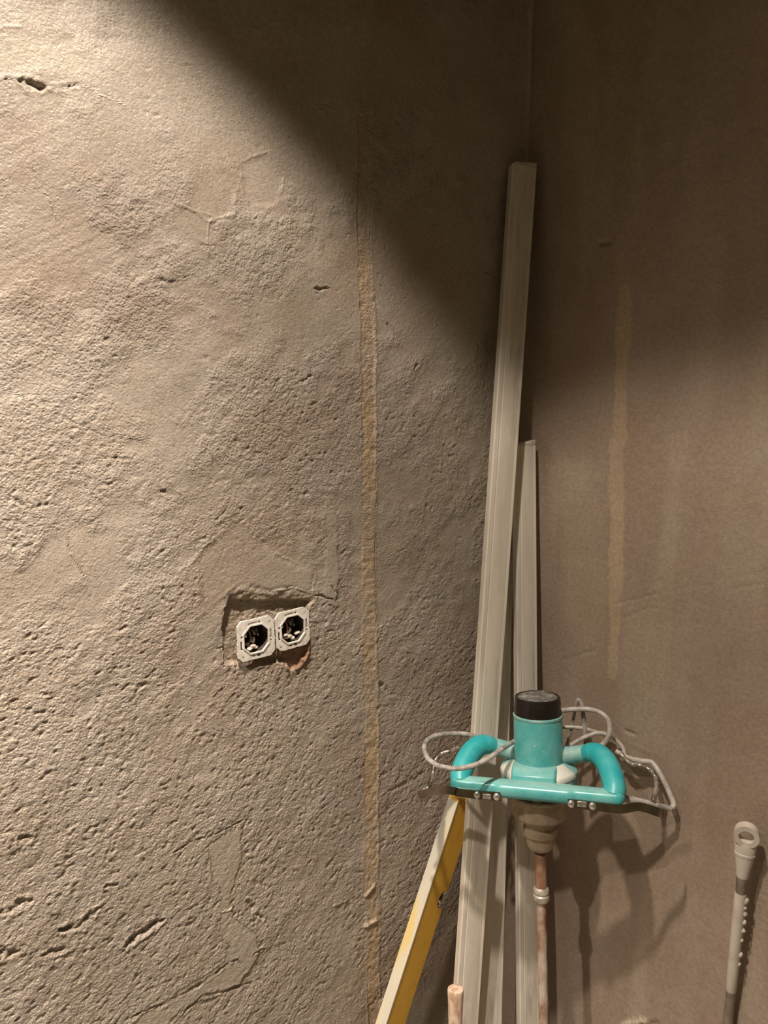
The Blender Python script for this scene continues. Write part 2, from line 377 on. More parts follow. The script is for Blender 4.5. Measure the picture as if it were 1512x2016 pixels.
    # gouges, cracks and drag marks: points, half width m, depth m
    G = [([(0, 155), (35, 160), (80, 172), (120, 168), (160, 162)], .0022, .004), ([(38, 158), (60, 168), (92, 174)], .0045, .007),
         ([(160, 165), (200, 190), (245, 208)], .0015, .0015), ([(617, 570), (650, 565)], .0026, .005), ([(585, 757), (625, 735)], .0022, .0035),
         ([(318, 968), (360, 975)], .0032, .006), ([(120, 820), (190, 850), (280, 868)], .0016, .002), ([(22, 978), (62, 1002)], .0013, .002),
         ([(130, 1060), (165, 1130)], .0014, .002), ([(168, 955), (200, 990)], .0014, .002), ([(0, 760), (50, 785)], .0016, .002),
         ([(118, 1832), (165, 1818), (192, 1790)], .0042, .008), ([(246, 1862), (275, 1835), (318, 1812)], .0055, .010), ([(208, 1748), (232, 1742)], .003, .005),
         ([(40, 1660), (62, 1645)], .0045, .006), ([(0, 1790), (60, 1775)], .005, .006), ([(80, 1880), (140, 1865)], .004, .004), ([(0, 1870), (30, 1872)], .005, .007),
         ([(500, 1878), (520, 1870)], .0022, .005), ([(340, 1675), (400, 1650), (480, 1617)], .0015, .0026), ([(245, 2012), (360, 1958), (470, 1888)], .0024, .004),
         ([(360, 2000), (400, 1960), (500, 1935)], .0024, .003), ([(435, 1795), (470, 1782)], .0012, -.0014), ([(640, 1790), (690, 1775)], .0013, -.0014),
         ([(485, 1775), (520, 1810)], .004, .005), ([(815, 725), (822, 712)], .0035, .006), ([(760, 640), (790, 670)], .004, .003), ([(1025, 290), (1035, 300)], .002, .002),
         ([(200, 900), (255, 905)], .0015, .0022), ([(650, 1155), (668, 1175)], .0016, .0022), ([(622, 1172), (655, 1180)], .0014, .003), ([(750, 1345), (775, 1370)], .005, .005),
         ([(768, 1560), (840, 1520)], .004, .002), ([(290, 560), (380, 540)], .0018, .002), ([(80, 640), (110, 700)], .002, .0022), ([(60, 320), (110, 430)], .002, .002)]
    rj = vn(X, Z, .006, 50)
    for pts, w, dp in G:
        d, t_ = seg_dist(X+wx*.8, Z+wz*.8, LW(pts)); tp = np.clip(4*t_*(1-t_)+.25, 0, 1)**.5
        w2 = w*tp*(1+.45*rj); k = np.exp(-(d/w2)**2)
        k = k*np.clip(.62+.75*vn(X, Z, .013, 51)+.35*vn(X, Z, .005, 52), .05, 1.15) if dp > .003 else k
        h -= dp*k*(.75+.35*rj)
        if dp > 0: h += .18*dp*np.exp(-((d-w2*1.9)/(w*.6))**2)*(rj > -.2)
        R = np.clip(R+.5*k, 0, 1)
    # rough ledge cut for the sockets
    rec = [(449, 1166), (480, 1163), (531, 1168), (560, 1164), (595, 1166), (624, 1168), (622, 1182), (611, 1194), (610, 1200), (611, 1241), (608, 1283), (592, 1316), (573, 1322), (563, 1306), (531, 1308), (500, 1314), (467, 1312), (441, 1306), (439, 1275), (437, 1216), (447, 1190)]
    sd = poly_sd(X, Z, LW(rec))+.0022*vn(X, Z, .011, 60)+.0012*vn(X, Z, .005, 61)
    mk = sst(-.001, .006, sd)
    dt, _ = seg_dist(X, Z, LW([(445, 1168), (480, 1163), (531, 1168), (560, 1164), (595, 1166), (626, 1168)]))
    dt = dt+.002*vn(X, Z, .012, 65)
    deep = .0015+.26*np.clip(dt, 0, .014)+.0085*sst(.013, .018, dt)+.0010*vn(X, Z, .011, 62)+.0009*vn(X, Z, .005, 63)
    h = h*(1-mk)-mk*deep
    rimk = np.exp(-((sd+.003)/.004)**2); h += .0012*rimk*vn(X, Z, .012, 64)
    R = np.where(sd > -.004, .9, R)
    col = blend(col, mk*.6, (.42, .33, .235))
    brick = poly_sd(X, Z, LW([(532, 1277), (612, 1262), (610, 1290), (592, 1318), (566, 1320), (560, 1298), (534, 1292)]))
    col = blend(col, sst(-.001, .003, brick)*.85, (.30, .16, .10)); h += sst(-.001, .003, brick)*.006
    # mortar pad behind / under the frames
    for cc in FRAME_C:
        pad = np.maximum(np.abs(X-cc.x), np.abs(Z-cc.z)); pk = sst(.031, .028, pad)*mk
        h = h*(1-pk)+pk*(-.013+.0012*vn(X, Z, .01, 66)); col = blend(col, pk*.5, (.5, .43, .33))
    for cc in FRAME_C:
        hd = np.hypot(X-cc.x, Z-cc.z); hk = sst(.0295, .0280, hd); h = h*(1-hk)-hk*.055
    # ease the relief out at the corner and the outer edges
    e = sst(0, -.012, X); h = h*e
    far = sst(-1.25, -1.21, X)*sst(.2, .28, Z)*sst(2.46, 2.40, Z); h = h*(.2+.8*far)
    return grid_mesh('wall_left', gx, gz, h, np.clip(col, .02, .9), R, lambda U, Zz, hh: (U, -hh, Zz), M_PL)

def right_wall():
    gy = axis_coords([(-3.2, -.74, .04), (-.74, 0, .0034)])
    gz = axis_coords([(0, .28, .03), (.28, 2.42, .0034), (2.42, 2.72, .04)])
    Y, Z = np.meshgrid(gy, gz, indexing='ij')
    h = .004*vn(Y, Z, .45, 101)+.0012*vn(Y, Z, .12, 102, 0, .7, 1.6)+.0004*vn(Y, Z, .03, 103, 0, 1, 2)
    m = vn(Y, Z, .12, 104, 0, .7, 1.5)+.5*vn(Y, Z, .04, 105)
    R = .12+.38*sst(-.1, .8, m)
    r1 = vn(Y, Z, .011, 106, 0, 1.6, .7); r2 = vn(Y, Z, .022, 107, .1, 1.8, .7)
    h -= R*(.0016*np.clip(r1*.7+r2*.5-.2, 0, 1)); h += .0002*r2
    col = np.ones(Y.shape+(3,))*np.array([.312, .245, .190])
    t = vn(Y, Z, .05, 110, 0, .5, 4)*.6+vn(Y, Z, .3, 111)*.5; col *= (1+.09*t[..., None])
    col = blend(col, .6*sst(.1, .8, vn(Y, Z, .11, 112, 0, .6, 2.2)+.3*vn(Y, Z, .03, 113)), (.30, .225, .17))
    col = blend(col, .45*sst(.25, .8, vn(Y, Z, .09, 114, 0, .6, 3.0)), (.38, .32, .235))
    # pale zone beside the strips
    sd = poly_sd(Y, Z, RW([(1085, 880), (1150, 900), (1190, 930), (1195, 1250), (1150, 1300), (1100, 1200), (1095, 1000)]))+.02*vn(Y, Z, .05, 115)
    col = blend(col, .4*sst(-.01, .03, sd), (.40, .33, .24))
    # vertical sandy streak left by the guide profile
    ch = [(1252, 255), (1246, 330), (1226, 420), (1225, 545), (1232, 552), (1228, 650), (1222, 740), (1220, 860), (1212, 880), (1213, 1000), (1212, 1130), (1210, 1230), (1206, 1330)]
    d, tt = seg_dist(Y, Z, RW(ch)); wd = .0155+.0035*vn(Y*0, Z, .05, 120)+.003*vn(Y, Z, .012, 121)-.0055*sst(1.30, 1.10, Z)
    vis = np.clip(.85-.6*sst(1.78, 1.80, Z)+.35*vn(Y, Z, .10, 122, 0, .5, 1.2)-.30*sst(1.30, 1.05, Z), 0, 1)
    col = blend(col, np.clip(sst(wd+.0015, wd-.0015, d)*vis, 0, .85), (.42, .325, .22))
    h += .0004*sst(wd+.002, wd, d)
    G = [([(1183, 478), (1200, 476)], .0045, .005), ([(1155, 770), (1178, 756)], .0016, .002), ([(1210, 1190), (1290, 1170)], .0016, .0016), ([(1225, 1218), (1270, 1200)], .0014, .0014),
         ([(1232, 1438), (1252, 1446)], .0026, .0035), ([(1255, 1470), (1280, 1482)], .0018, -.002), ([(1110, 1300), (1170, 1280)], .0018, .0015), ([(1500, 1150), (1440, 1160)], .002, .001),
         ([(1240, 1670), (1275, 1690)], .0022, -.0015), ([(1225, 1722), (1262, 1716)], .002, -.0012), ([(1240, 2030), (1290, 2018)], .006, .004)]
    rj = vn(Y, Z, .006, 130)
    for pts, w, dp in G:
        d, t_ = seg_dist(Y, Z, RW(pts)); k = np.exp(-(d/(w*(1+.4*rj)))**2); h -= dp*k; R = np.clip(R+.4*k, 0, 1)
    d, _ = seg_dist(Y, Z, RW([(1222, 2020), (1240, 2013), (1268, 2012)])); k = sst(.007, .002, d+.004*rj); h += .004*k; col = blend(col, k*.8, (.55, .48, .37))
    e = sst(0, -.012, Y); h = h*e
    far = sst(-.78, -.73, Y)*sst(.2, .28, Z)*sst(2.46, 2.40, Z); h = h*(.2+.8*far)
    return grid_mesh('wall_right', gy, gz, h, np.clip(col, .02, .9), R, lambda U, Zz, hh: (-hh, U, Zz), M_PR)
left_wall(); right_wall()
def slab(name, lo, hi, mat):
    bm = bmesh.new(); c = [(a+b)/2 for a, b in zip(lo, hi)]; add_box(bm, c, [b-a for a, b in zip(lo, hi)])
    o = obj(name, bm, mat, None, 0); o['kind'] = 'structure'
slab('floor', (-3.3, -3.2, -.08), (.06, .06, 0), M_FLOOR)
slab('ceiling', (-3.3, -3.2, 2.70), (.06, .06, 2.78), M_CEIL)
# recessed ceiling lamp that throws the beam
o = empty('ceiling_downlight', Matrix.Translation((LAMP.x, LAMP.y, 2.70)), 'round metal ceiling downlight nearest to the wall corner', 'lamp')
bm = bmesh.new(); add_lathe(bm, [(.062, 0), (.066, -.006), (.062, -.010), (.050, -.010), (.047, 0)], 40); obj('trim_ring', bm, M_STEEL, o)
o = empty('ceiling_downlight', Matrix.Translation((-1.95, -.50, 2.70)), 'round metal ceiling downlight further along the left wall', 'lamp')
bm = bmesh.new(); add_lathe(bm, [(.062, 0), (.066, -.006), (.062, -.010), (.050, -.010), (.047, 0)], 40); obj('trim_ring', bm, M_STEEL, o)

# ---------------------------------------------------------------- the two open flush sockets
def rrect(w, h, r, ch, n):
    """rounded rectangle with n points, starting at angle 0; ch = corners cut straight"""
    out = []
    for k in range(n):
        a = 2*math.pi*k/n; c, s = math.cos(a), math.sin(a)
        t = min(w/2/abs(c) if abs(c) > 1e-6 else 9, h/2/abs(s) if abs(s) > 1e-6 else 9)
        x, z = c*t, s*t; ax_, az_ = abs(x), abs(z)
        lim = w/2+h/2-ch
        if ax_+az_ > lim: f = lim/(ax_+az_); x *= f; z *= f
        out.append((x, z))
    return out
def make_socket(i, c, label, turn):
    w, hh = (.0715, .072) if i == 0 else (.069, .071)
    m = Matrix.Translation((c.x, -.0015, c.z)) @ Matrix.Rotation(turn, 4, 'Y')
    root = empty('flush_socket_box', m, label, 'socket', None)
    N = 96; rng = random.Random(5+i)
    out = [(x*(1+rng.uniform(-.012, .012)), z*(1+rng.uniform(-.012, .012))) for x, z in rrect(w, hh, .01, .0085, N)]
    bm = bmesh.new(); add_ring_plate(bm, out, rrect(.048, .049, 0, .0125, N), -.0035, .0)
    fr = obj('mounting_frame', bm, M_FRAME, root, 25)
    bm = bmesh.new(); inn = rrect(.0515, .0525, 0, .0135, N)
    add_ring_plate(bm, inn, rrect(.0470, .0480, 0, .0125, N), -.0048, -.003)   # raised lip round the opening
    obj('opening_lip', bm, M_FRAME, fr, 25)
    # screw slots and pin holes in the frame: cut out of the plate
    bm = bmesh.new()
    sl = [(-.0288, -.006, .0026, .010), (.0288, .003, .0026, .011), (-.004, .0296, .011, .0022), (.007, .0292, .003, .003), (-.006, -.0298, .003, .0028), (.004, -.0296, .005, .0045),
          (-.0275, .008, .003, .003), (.0278, .011, .0034, .0034), (.0278, -.008, .003, .003), (-.013, .0285, .003, .003), (-.028, -.014, .003, .0025), (.027, .026, .003, .0024), (-.026, -.028, .0024, .002)]
    for x, z, a, b in sl: add_box(bm, (x, -.0015, z), (a*1.35, .012, b*1.35))
    cut = obj('cutter', bm, M_SLOT, root, 0)
    md = fr.modifiers.new('b', 'BOOLEAN'); md.object = cut; md.operation = 'DIFFERENCE'; md.solver = 'EXACT'; md.use_self = True
    bpy.context.view_layer.update()
    ev = fr.evaluated_get(bpy.context.evaluated_depsgraph_get()); nm = bpy.data.meshes.new_from_object(ev)
    fr.modifiers.clear()
    if len(nm.polygons) > 300: fr.data = nm
    cm = cut.data; bpy.data.objects.remove(cut); bpy.data.meshes.remove(cm)
    bm = bmesh.new()   # box: cylinder wall with a closed back
    seg = 32; R0, R1 = .0275, .0262
    rings = [[bm.verts.new((r*math.cos(2*math.pi*k/seg), y, r*math.sin(2*math.pi*k/seg))) for k in range(seg)] for r, y in ((R0, .0), (R0, .046), (R1, .044), (R1, .0))]
    for a, b in zip(rings, rings[1:]+rings[:1]):
        if a is rings[1]: continue
        for k in range(seg): bm.faces.new((a[k], a[(k+1) % seg], b[(k+1) % seg], b[k]))
    bm.faces.new(rings[1]); bm.faces.new(rings[2][::-1])
    obj('box_shell', bm, M_BOX, root, 30)
    for k, (x, z) in enumerate(((-.012, .004), (.010, .007), (.004, -.010))):
        bm = bmesh.new(); add_box(bm, (x, .026, z), (.010, .016, .013), None, .0015); add_tube(bm, [(x, .017, z+.002), (x, .0145, z+.002)], .003, 10, False)
        t = obj('terminal_clamp', bm, M_TERM if k != 1 else M_BOX, root)
    bm = bmesh.new(); add_tube(bm, [(-.016, .040, .016), (-.012, .020, .010), (-.007, .010, .012), (-.006, .006, -.002), (-.010, .014, -.012)], .0016, 8)
    obj('wire', bm, M_COPPER, root, label='reddish bare wire')
    bm = bmesh.new(); add_tube(bm, [(.004, .042, .018), (.000, .022, .012), (.001, .009, .010), (.003, .007, .004)], .0017, 8)
    add_tube(bm, [(.018, .040, .002), (.014, .018, -.002), (.010, .010, .004)], .0015, 8)
    obj('wire', bm, M_CABLEL, root, label='pale sheathed wire ends')
    bm = bmesh.new()
    for k in range(9):
        a = rng.uniform(-2.5, -.7); rr = rng.uniform(.014, .023); s = rng.uniform(.0025, .0055)
        bmesh.ops.create_icosphere(bm, subdivisions=2, radius=s, matrix=Matrix.Translation((rr*math.cos(a), rng.uniform(.002, .014), rr*math.sin(a))) @ Matrix.Diagonal((1.3, 1, .7, 1)))
    for v in bm.verts: v.co += Vector([rng.uniform(-.0005, .0005) for _ in range(3)])
    obj('plaster_crumbs', bm, M_CLOD, root)['kind'] = 'stuff'
make_socket(0, FRAME_C[0], 'left open flush socket box with square white frame, lower of the pair', math.radians(-1.5))
make_socket(1, FRAME_C[1], 'right open flush socket box with white frame, above brown brick patch', math.radians(-3))

# ---------------------------------------------------------------- leaning aluminium straightedges
def lean_matrix(top, bot, naz):
    """origin at the foot, z up the bar, -y the wide face's outward normal (azimuth naz degrees)"""
    z = (top-bot).normalized(); n = Vector((math.cos(math.radians(naz)), math.sin(math.radians(naz)), 0))
    y = -(n-z*n.dot(z)).normalized(); x = y.cross(z)
    m = Matrix.Identity(4)
    for i in range(3): m[i][0], m[i][1], m[i][2], m[i][3] = x[i], y[i], z[i], bot[i]
    return m, (top-bot).length
def profile_bar(name, top, bot, naz, w, t, label, mat, capmat, group, lipside=1):
    m, L = lean_matrix(top, bot, naz); root = empty(name, m, label, 'straightedge', group)
    bm = bmesh.new()
    # box section with a slightly rounded working edge and shallow grooves in the wide face
    x0, x1, y0, y1 = -w/2, w/2, -t/2, t/2
    g = w*.20; k = .0006
    poly = [(x0+.002, y0), (x0+g-.001, y0), (x0+g, y0+k), (x0+g+.0016, y0+k), (x0+g+.0026, y0), (x1-g*.5-.0026, y0), (x1-g*.5-.0016, y0+k*.6), (x1-g*.5, y0), (x1-.0015, y0), (x1, y0+.0015),
            (x1, y1-.0015), (x1-.0015, y1), (x0+.002, y1), (x0, y1-.002), (x0, y0+.002)]
    add_prism(bm, poly, 0, L-.012); obj('aluminium_profile', bm, mat, root, 20)
    bm = bmesh.new()
    add_box(bm, (0, 0, L-.006), (w-.0005, t-.0005, .012), None, .0025)
    for v in bm.verts:
        if v.co.z > L-.006 and v.co.x < -w*.2: v.co.z -= .007+.0
        if v.co.z > L-.014 and v.co.x < -w*.2: v.co.x += .006
    obj('end_cap', bm, capmat, root, 40)
    return root
A_top, A_bot = at(1030, 318, 1.505), on_floor(896, 2283)
profile_bar('straightedge_rail', A_top, A_bot, 250, .055, .020, 'tallest pale aluminium straightedge leaning into the wall corner', M_ALU, M_CAPL, None)
B_top, B_bot = at(988, 1087, 1.600), on_floor(958, 2232)
profile_bar('straightedge_rail', B_top, B_bot, 246, .050, .020, 'shortest dull straightedge, half hidden behind the tallest one', M_ALU2, M_CAPL, None)
C_top, C_bot = at(1031, 866, 1.575), on_floor(1041, 2215)
profile_bar('straightedge_rail', C_top, C_bot, 250, .048, .020, 'mid-height grey aluminium straightedge directly behind the mixer', M_ALU2, M_CAPL, None)

# ---------------------------------------------------------------- yellow spirit level
def make_level():
    top, bot = at(912, 1572, 1.590), on_floor(672, 2315)
    m, L = lean_matrix(top, bot, 183)           # -y = narrow dirty edge, +x = wide yellow face
    root = empty('spirit_level', m, 'yellow spirit level with plaster-smeared edge leaning left of the straightedges', 'spirit level')
    w, t = .026, .064                                # edge width (x) and wide face (y)
    nz = L-.215; nl = .040; nd = .021
    def yz(poly, x0, x1, mat, nm, par=root, bev=0):
        bm = bmesh.new(); add_prism(bm, poly, x0, x1, lambda a, b, c: (c, a, b)); return obj(nm, bm, mat, par, 30)
    body = [(-t/2+.002, 0), (t/2, 0), (t/2, nz-nl/2)]
    for k in range(9):
        a = math.pi*k/8; body.append((t/2-nd*math.sin(a)**.55, nz-nl/2*math.cos(a)))
    body += [(t/2, nz+nl/2), (t/2, L-.004), (-t/2+.002, L-.004)]
    yz(body, -w/2+.001, w/2-.001, M_YEL, 'body')
    yz([(-t/2, 0), (-t/2+.003, 0), (-t/2+.003, L-.004), (-t/2, L-.004)], -w/2, w/2, M_YEDGE, 'edge_rail').__setitem__('label', 'pale plaster-smeared edge')
    bm = bmesh.new(); add_box(bm, (0, 0, L-.002), (w, t, .006), None, .0015); obj('end_cap', bm, M_YEL, root)
    bm = bmesh.new(); add_box(bm, (0, t/2-nd*.62, nz+.008), (w*.6, nd*.9, .012), None, .002); add_box(bm, (0, t/2-nd*.75, nz-.012), (w*.7, nd*.5, .010), None, .002)
    ins = obj('rubber_insert', bm, M_RUB, root)
    bm = bmesh.new(); add_tube(bm, [(-w*.36, t/2-nd*.35, nz), (w*.36, t/2-nd*.35, nz)], .0045, 12, False); obj('vial', bm, M_VIAL, root)
make_level()

# ---------------------------------------------------------------- hand-held mixer
Pt = at(1058, 1371, 1.435); Pb = on_floor(1077, 2370)
zax = (Pt-Pb).normalized(); ex = (rgt-zax*rgt.dot(zax)).normalized(); ex = Matrix.Rotation(math.radians(-17), 3, zax) @ ex
ey = zax.cross(ex)
MX = Matrix.Identity(4)
for i in range(3): MX[i][0], MX[i][1], MX[i][2], MX[i][3] = ex[i], ey[i], zax[i], Pb[i]
ML = (Pt-Pb).length
def make_mixer():
    root = empty('plaster_mixer', MX, 'turquoise hand-held plaster mixer with black cap and long rusty rod', 'mixer')
    inv = MX.inverted()
    def z(s): return ML-s
    def P(x, y, s): return (x, y, ML-s)
    def px(x, y, dep): return inv @ at(x, y, dep)
    bm = bmesh.new(); add_lathe(bm, [(0, z(.036)), (.0462, z(.036)), (.0465, z(.04)), (.0470, z(.128)), (.0470, z(.15)), (0, z(.15))], 64); obj('motor_housing', bm, M_TEAL, root)
    bm = bmesh.new(); add_lathe(bm, [(.0463, z(.039)), (.0474, z(.038)), (.0474, z(.0345)), (.0462, z(.0330)), (.044, z(.0330))], 64); obj('housing_rim', bm, M_TEALD, root)
    bm = bmesh.new(); add_lathe(bm, [(0, z(.034)), (.0454, z(.034)), (.0456, z(.030)), (.0438, z(.004)), (.0425, z(.0)), (.0405, z(-.001)), (.039, z(.0005)), (0, z(.0005))], 64)
    cap = obj('motor_cap', bm, M_BLACK, root)
    bm = bmesh.new(); add_lathe(bm, [(0, z(-.002)), (.033, z(-.0016)), (.0385, z(.0008))], 48)
    rng = random.Random(3)
    for k in range(16):
        a = rng.uniform(0, 6.28); r = rng.uniform(.005, .038); s = rng.uniform(.0012, .003)
        bmesh.ops.create_icosphere(bm, subdivisions=1, radius=s, matrix=Matrix.Translation((r*math.cos(a), r*math.sin(a), z(-.001))) @ Matrix.Diagonal((1.4, 1, .5, 1)))
    obj('dust_crust', bm, M_CAPTOP, root, label='grey plaster crust on the black cap')
    # round sloping shoulder under the motor, caked white on top
    cone = [(.0465, z(.124)), (.0700, z(.1365)), (.0728, z(.1395)), (.0735, z(.145))]
    bm = bmesh.new(); add_lathe(bm, [(0, z(.124))]+cone+[(.0735, z(.168)), (.068, z(.176)), (.050, z(.178)), (0, z(.178))], 64); obj('shoulder_ring', bm, M_TEALD, root)
    for d0, d1 in ((188, 238), (302, 344)):
        bm = bmesh.new(); n = 14; rows = []
        for k in range(n+1):
            a_ = math.radians(d0+(d1-d0)*k/n); e = math.sin(math.pi*k/n)**.3 if 0 < k < n else .02
            rows.append([bm.verts.new(((r+o)*math.cos(a_), (r+o)*math.sin(a_), zz+o)) for r, zz, o in ((.0465, z(.1245), .0), (.047, z(.124), .0018*e), (.0695, z(.1360), .0022*e), (.0730, z(.1400), .0018*e), (.0736, z(.146), .0004))])
        for p, q in zip(rows, rows[1:]):
            for k in range(4): bm.faces.new((p[k], p[k+1], q[k+1], q[k]))
        obj('plaster_cake', bm, M_WHITE, root, 60, label='white plaster caked on the shoulder')
    # front block that carries the bar
    bm = bmesh.new()
    sec = [(-.046, .02), (-.046, -.060), (-.042, -.072), (.034, -.072), (.038, -.060), (.038, .02)]
    a = [bm.verts.new((x, y, z(.175))) for x, y in sec]
    b = [bm.verts.new((x*1.0, y, z(.131 if y < -.05 else .126))) for x, y in sec]
    c = [bm.verts.new((x*.98, min(y, 0)*.72 if y < 0 else y, z(.122))) for x, y in sec]
    for p, q in ((a, b), (b, c)):
        for i in range(6): bm.faces.new((p[i], p[(i+1) % 6], q[(i+1) % 6], q[i]))
    bm.faces.new(a[::-1]); bm.faces.new(c)
    bmesh.ops.bevel(bm, geom=bm.edges[:], offset=.0025, segments=2, affect='EDGES', profile=.5)
    obj('front_block', bm, M_TEAL, root, 40)
    # front bar: a rounded beam, deeper in the middle
    bm = bmesh.new(); N = 60; rings = []
    for i in range(N+1):
        x = -.158+.316*i/N; e = min(1, (.158-abs(x))/.012); e = math.sqrt(max(0, 1-(1-e)**2)) if e < 1 else 1; e = max(e, .25)
        mid = max(0, min(1, (.072-abs(x))/.012)); mid = mid*mid*(3-2*mid)
        top = .0130; bot = .0115+.0060*mid; dep = .017+.003*mid; cy = -.083; cz = z(.1505)
        ring = []
        for k in range(20):
            a_ = 2*math.pi*k/20; ca, sa = math.cos(a_), math.sin(a_)
            hh = top if sa > 0 else bot
            ring.append(bm.verts.new((x, cy+dep*e*math.copysign(abs(ca)**.75, ca), cz+hh*e*math.copysign(abs(sa)**.75, sa))))
        rings.append(ring)
    for p, q in zip(rings, rings[1:]):
        for k in range(20): bm.faces.new((p[k], p[(k+1) % 20], q[(k+1) % 20], q[k]))
    bm.faces.new(rings[0][::-1]); bm.faces.new(rings[-1])
    obj('front_bar', bm, M_TEAL, root, 40)
    # D grips
    for s in (-1, 1):
        bm = bmesh.new()
        add_tube(bm, [P(s*.138, -.084, .152), P(s*.1405, -.070, .141), P(s*.136, -.048, .125), P(s*.127, -.026, .111), P(s*.114, -.008, .103), P(s*.100, .002, .103), P(s*.087, .009, .108)],
                 [.0185, .0215, .0220, .0220, .0210, .0190, .0150], 20, True, 8, .95, (1, 0, 0))
        obj('grip', bm, M_TEALG, root, 60)
        bm = bmesh.new()
        add_tube(bm, [P(s*.098, .008, .104), P(s*.080, .012, .110), P(s*.06, .012, .114), P(s*.030, .006, .117)], [.0150, .0165, .0165, .0185], 16, True, 6)
        obj('grip_arm', bm, M_TEALD, root, 60)
    bm = bmesh.new(); add_tube(bm, [P(.126, -.030, .112), P(.113, -.038, .116)], [.0065, .0045], 12, False); obj('switch_button', bm, M_RED, root, label='small orange-red button')
    # vented ring; near-black blocks paint in the shade of its slots
    bm = bmesh.new(); add_lathe(bm, [(.05, z(0.1720)), (.0545, z(0.1740)), (.0545, z(0.1760)), (.0530, z(0.1770)), (.0530, z(0.1870)), (.0575, z(0.1880)), (.0585, z(0.1910)), (.0570, z(0.1940)), (.05, z(0.1940))], 64); obj('vent_ring', bm, M_GEAR, root)
    for k in range(18):
        a = math.radians(205+130*k/17)
        if k in (4, 8, 9, 13): continue
        bm = bmesh.new(); add_box(bm, (.0531*math.cos(a), .0531*math.sin(a), z(0.1820)), (.0022, .0042, .0085), Matrix.Rotation(a, 3, 'Z')); obj('vent_slot_shade', bm, M_SLOT, root, 0)
    bm = bmesh.new(); add_lathe(bm, [(0, z(0.1940)), (.0545, z(0.1940)), (.0545, z(0.2240)), (.0535, z(0.2290)), (.044, z(0.2365)), (.0385, z(0.2380)), (.0385, z(0.2410)), (.0365, z(0.2425)), (0, z(0.2425))], 64); obj('gear_housing', bm, M_GEAR, root)
    bm = bmesh.new(); add_lathe(bm, [(0, z(0.2380)), (.029, z(0.2400)), (.0285, z(0.2540)), (.0325, z(0.2560)), (.0330, z(0.2690)), (.030, z(0.2730)), (.0265, z(0.2750)), (.0260, z(0.2900)), (.022, z(0.2980)), (.0115, z(0.3040)), (0, z(0.3040))], 40); obj('spindle_collar', bm, M_GEAR, root)
    bm = bmesh.new(); add_lathe(bm, [(0, z(.30)), (.0115, z(.31)), (.0112, z(.35)), (.0118, z(.375)), (0, z(.385))], 24); obj('drive_shaft', bm, M_RUST, root)
    bm = bmesh.new(); add_lathe(bm, [(0, z(.374)), (.0125, z(.375)), (.0152, z(.379)), (.0155, z(.385)), (.0140, z(.387)), (.0140, z(.389)), (.0158, z(.391)), (.0160, z(.399)), (.0130, z(.404)), (0, z(.404))], 6 if False else 28); obj('coupling_nut', bm, M_NUT, root)
    bm = bmesh.new(); n = 26; add_tube(bm, [P(0, 0, .40+(ML-.40-.02)*k/n) for k in range(n+1)], [.0095+.0006*math.sin(k*2.3) for k in range(n+1)], 16, True, 3)
    obj('mixing_rod', bm, M_RODW, root)
    bm = bmesh.new()
    for k in range(2):
        pts = [(.055*math.cos(a+k*math.pi), .055*math.sin(a+k*math.pi), .018+.11*a/5.0) for a in [i*.35 for i in range(15)]]
        pts = [(.006, 0, .016)]+pts+[(.006, 0, .135)] if k == 0 else [(-.006, 0, .016)]+pts+[(-.006, 0, .135)]
        add_tube(bm, pts, .005, 8, True, 3)
    add_tube(bm, [(.045*math.cos(a), .045*math.sin(a), .012) for a in [i*2*math.pi/24 for i in range(25)]], .005, 8, False)
    obj('mixing_paddle', bm, M_RODW, root)
    # steel carrying brackets bolted under the bar
    def strap(pts, wid, th, nm, mat):
        bm = bmesh.new(); Q = spline(pts, 6); rows = []
        for i, p in enumerate(Q):
            tg = (Q[min(i+1, len(Q)-1)]-Q[max(i-1, 0)]).normalized(); up = Vector((0, .10, 1)); up = (up-tg*up.dot(tg)).normalized(); nn = tg.cross(up)
            rows.append([bm.verts.new(p+up*a*wid/2+nn*b*th/2) for a, b in ((1, 1), (1, -1), (-1, -1), (-1, 1))])
        for a, b in zip(rows, rows[1:]):
            for k in range(4): bm.faces.new((a[k], a[(k+1) % 4], b[(k+1) % 4], b[k]))
        bm.faces.new(rows[0][::-1]); bm.faces.new(rows[-1])
        return obj(nm, bm, mat, root, 30)
    sl = strap([P(-.060, -.103, .1605), P(-.095, -.103, .1615), P(-.140, -.102, .161), px(893, 1557, 1.372), px(866, 1554, 1.385), px(842, 1561, 1.40), px(824, 1565, 1.415)], .0150, .0025, 'steel_bracket', M_STEEL)
    sr = strap([P(.060, -.103, .1605), P(.100, -.103, .1615), P(.150, -.102, .1625), px(1258, 1588, 1.30), px(1295, 1599, 1.30), px(1312, 1605, 1.31)], .0150, .0025, 'steel_bracket', M_STEEL)
    for par, xs in ((sl, (-.067, -.103)), (sr, (.066, .103))):
        for x in xs:
            bm = bmesh.new(); add_lathe(bm, [(0, 0), (.0066, 0), (.0066, .0015), (.0058, .0038), (.0035, .0055), (0, .006)], 16)
            bmesh.ops.transform(bm, matrix=Matrix.Translation(P(x, -.1038, .161)) @ Matrix.Rotation(math.pi/2, 4, 'X'), verts=bm.verts); obj('bolt', bm, M_SCREW, par, 30)
    for x0, par in ((-.085, sl), (.0845, sr)):
        bm = bmesh.new(); add_box(bm, P(x0, -.1045, .161), (.016, .0025, .0095), None, .001)
        for v in bm.verts: v.co.z += .002*math.sin(v.co.x*900)
        obj('bracket_clip', bm, M_TERM, par)
    # rear wire hooks wrapped in dirty tape
    bm = bmesh.new()
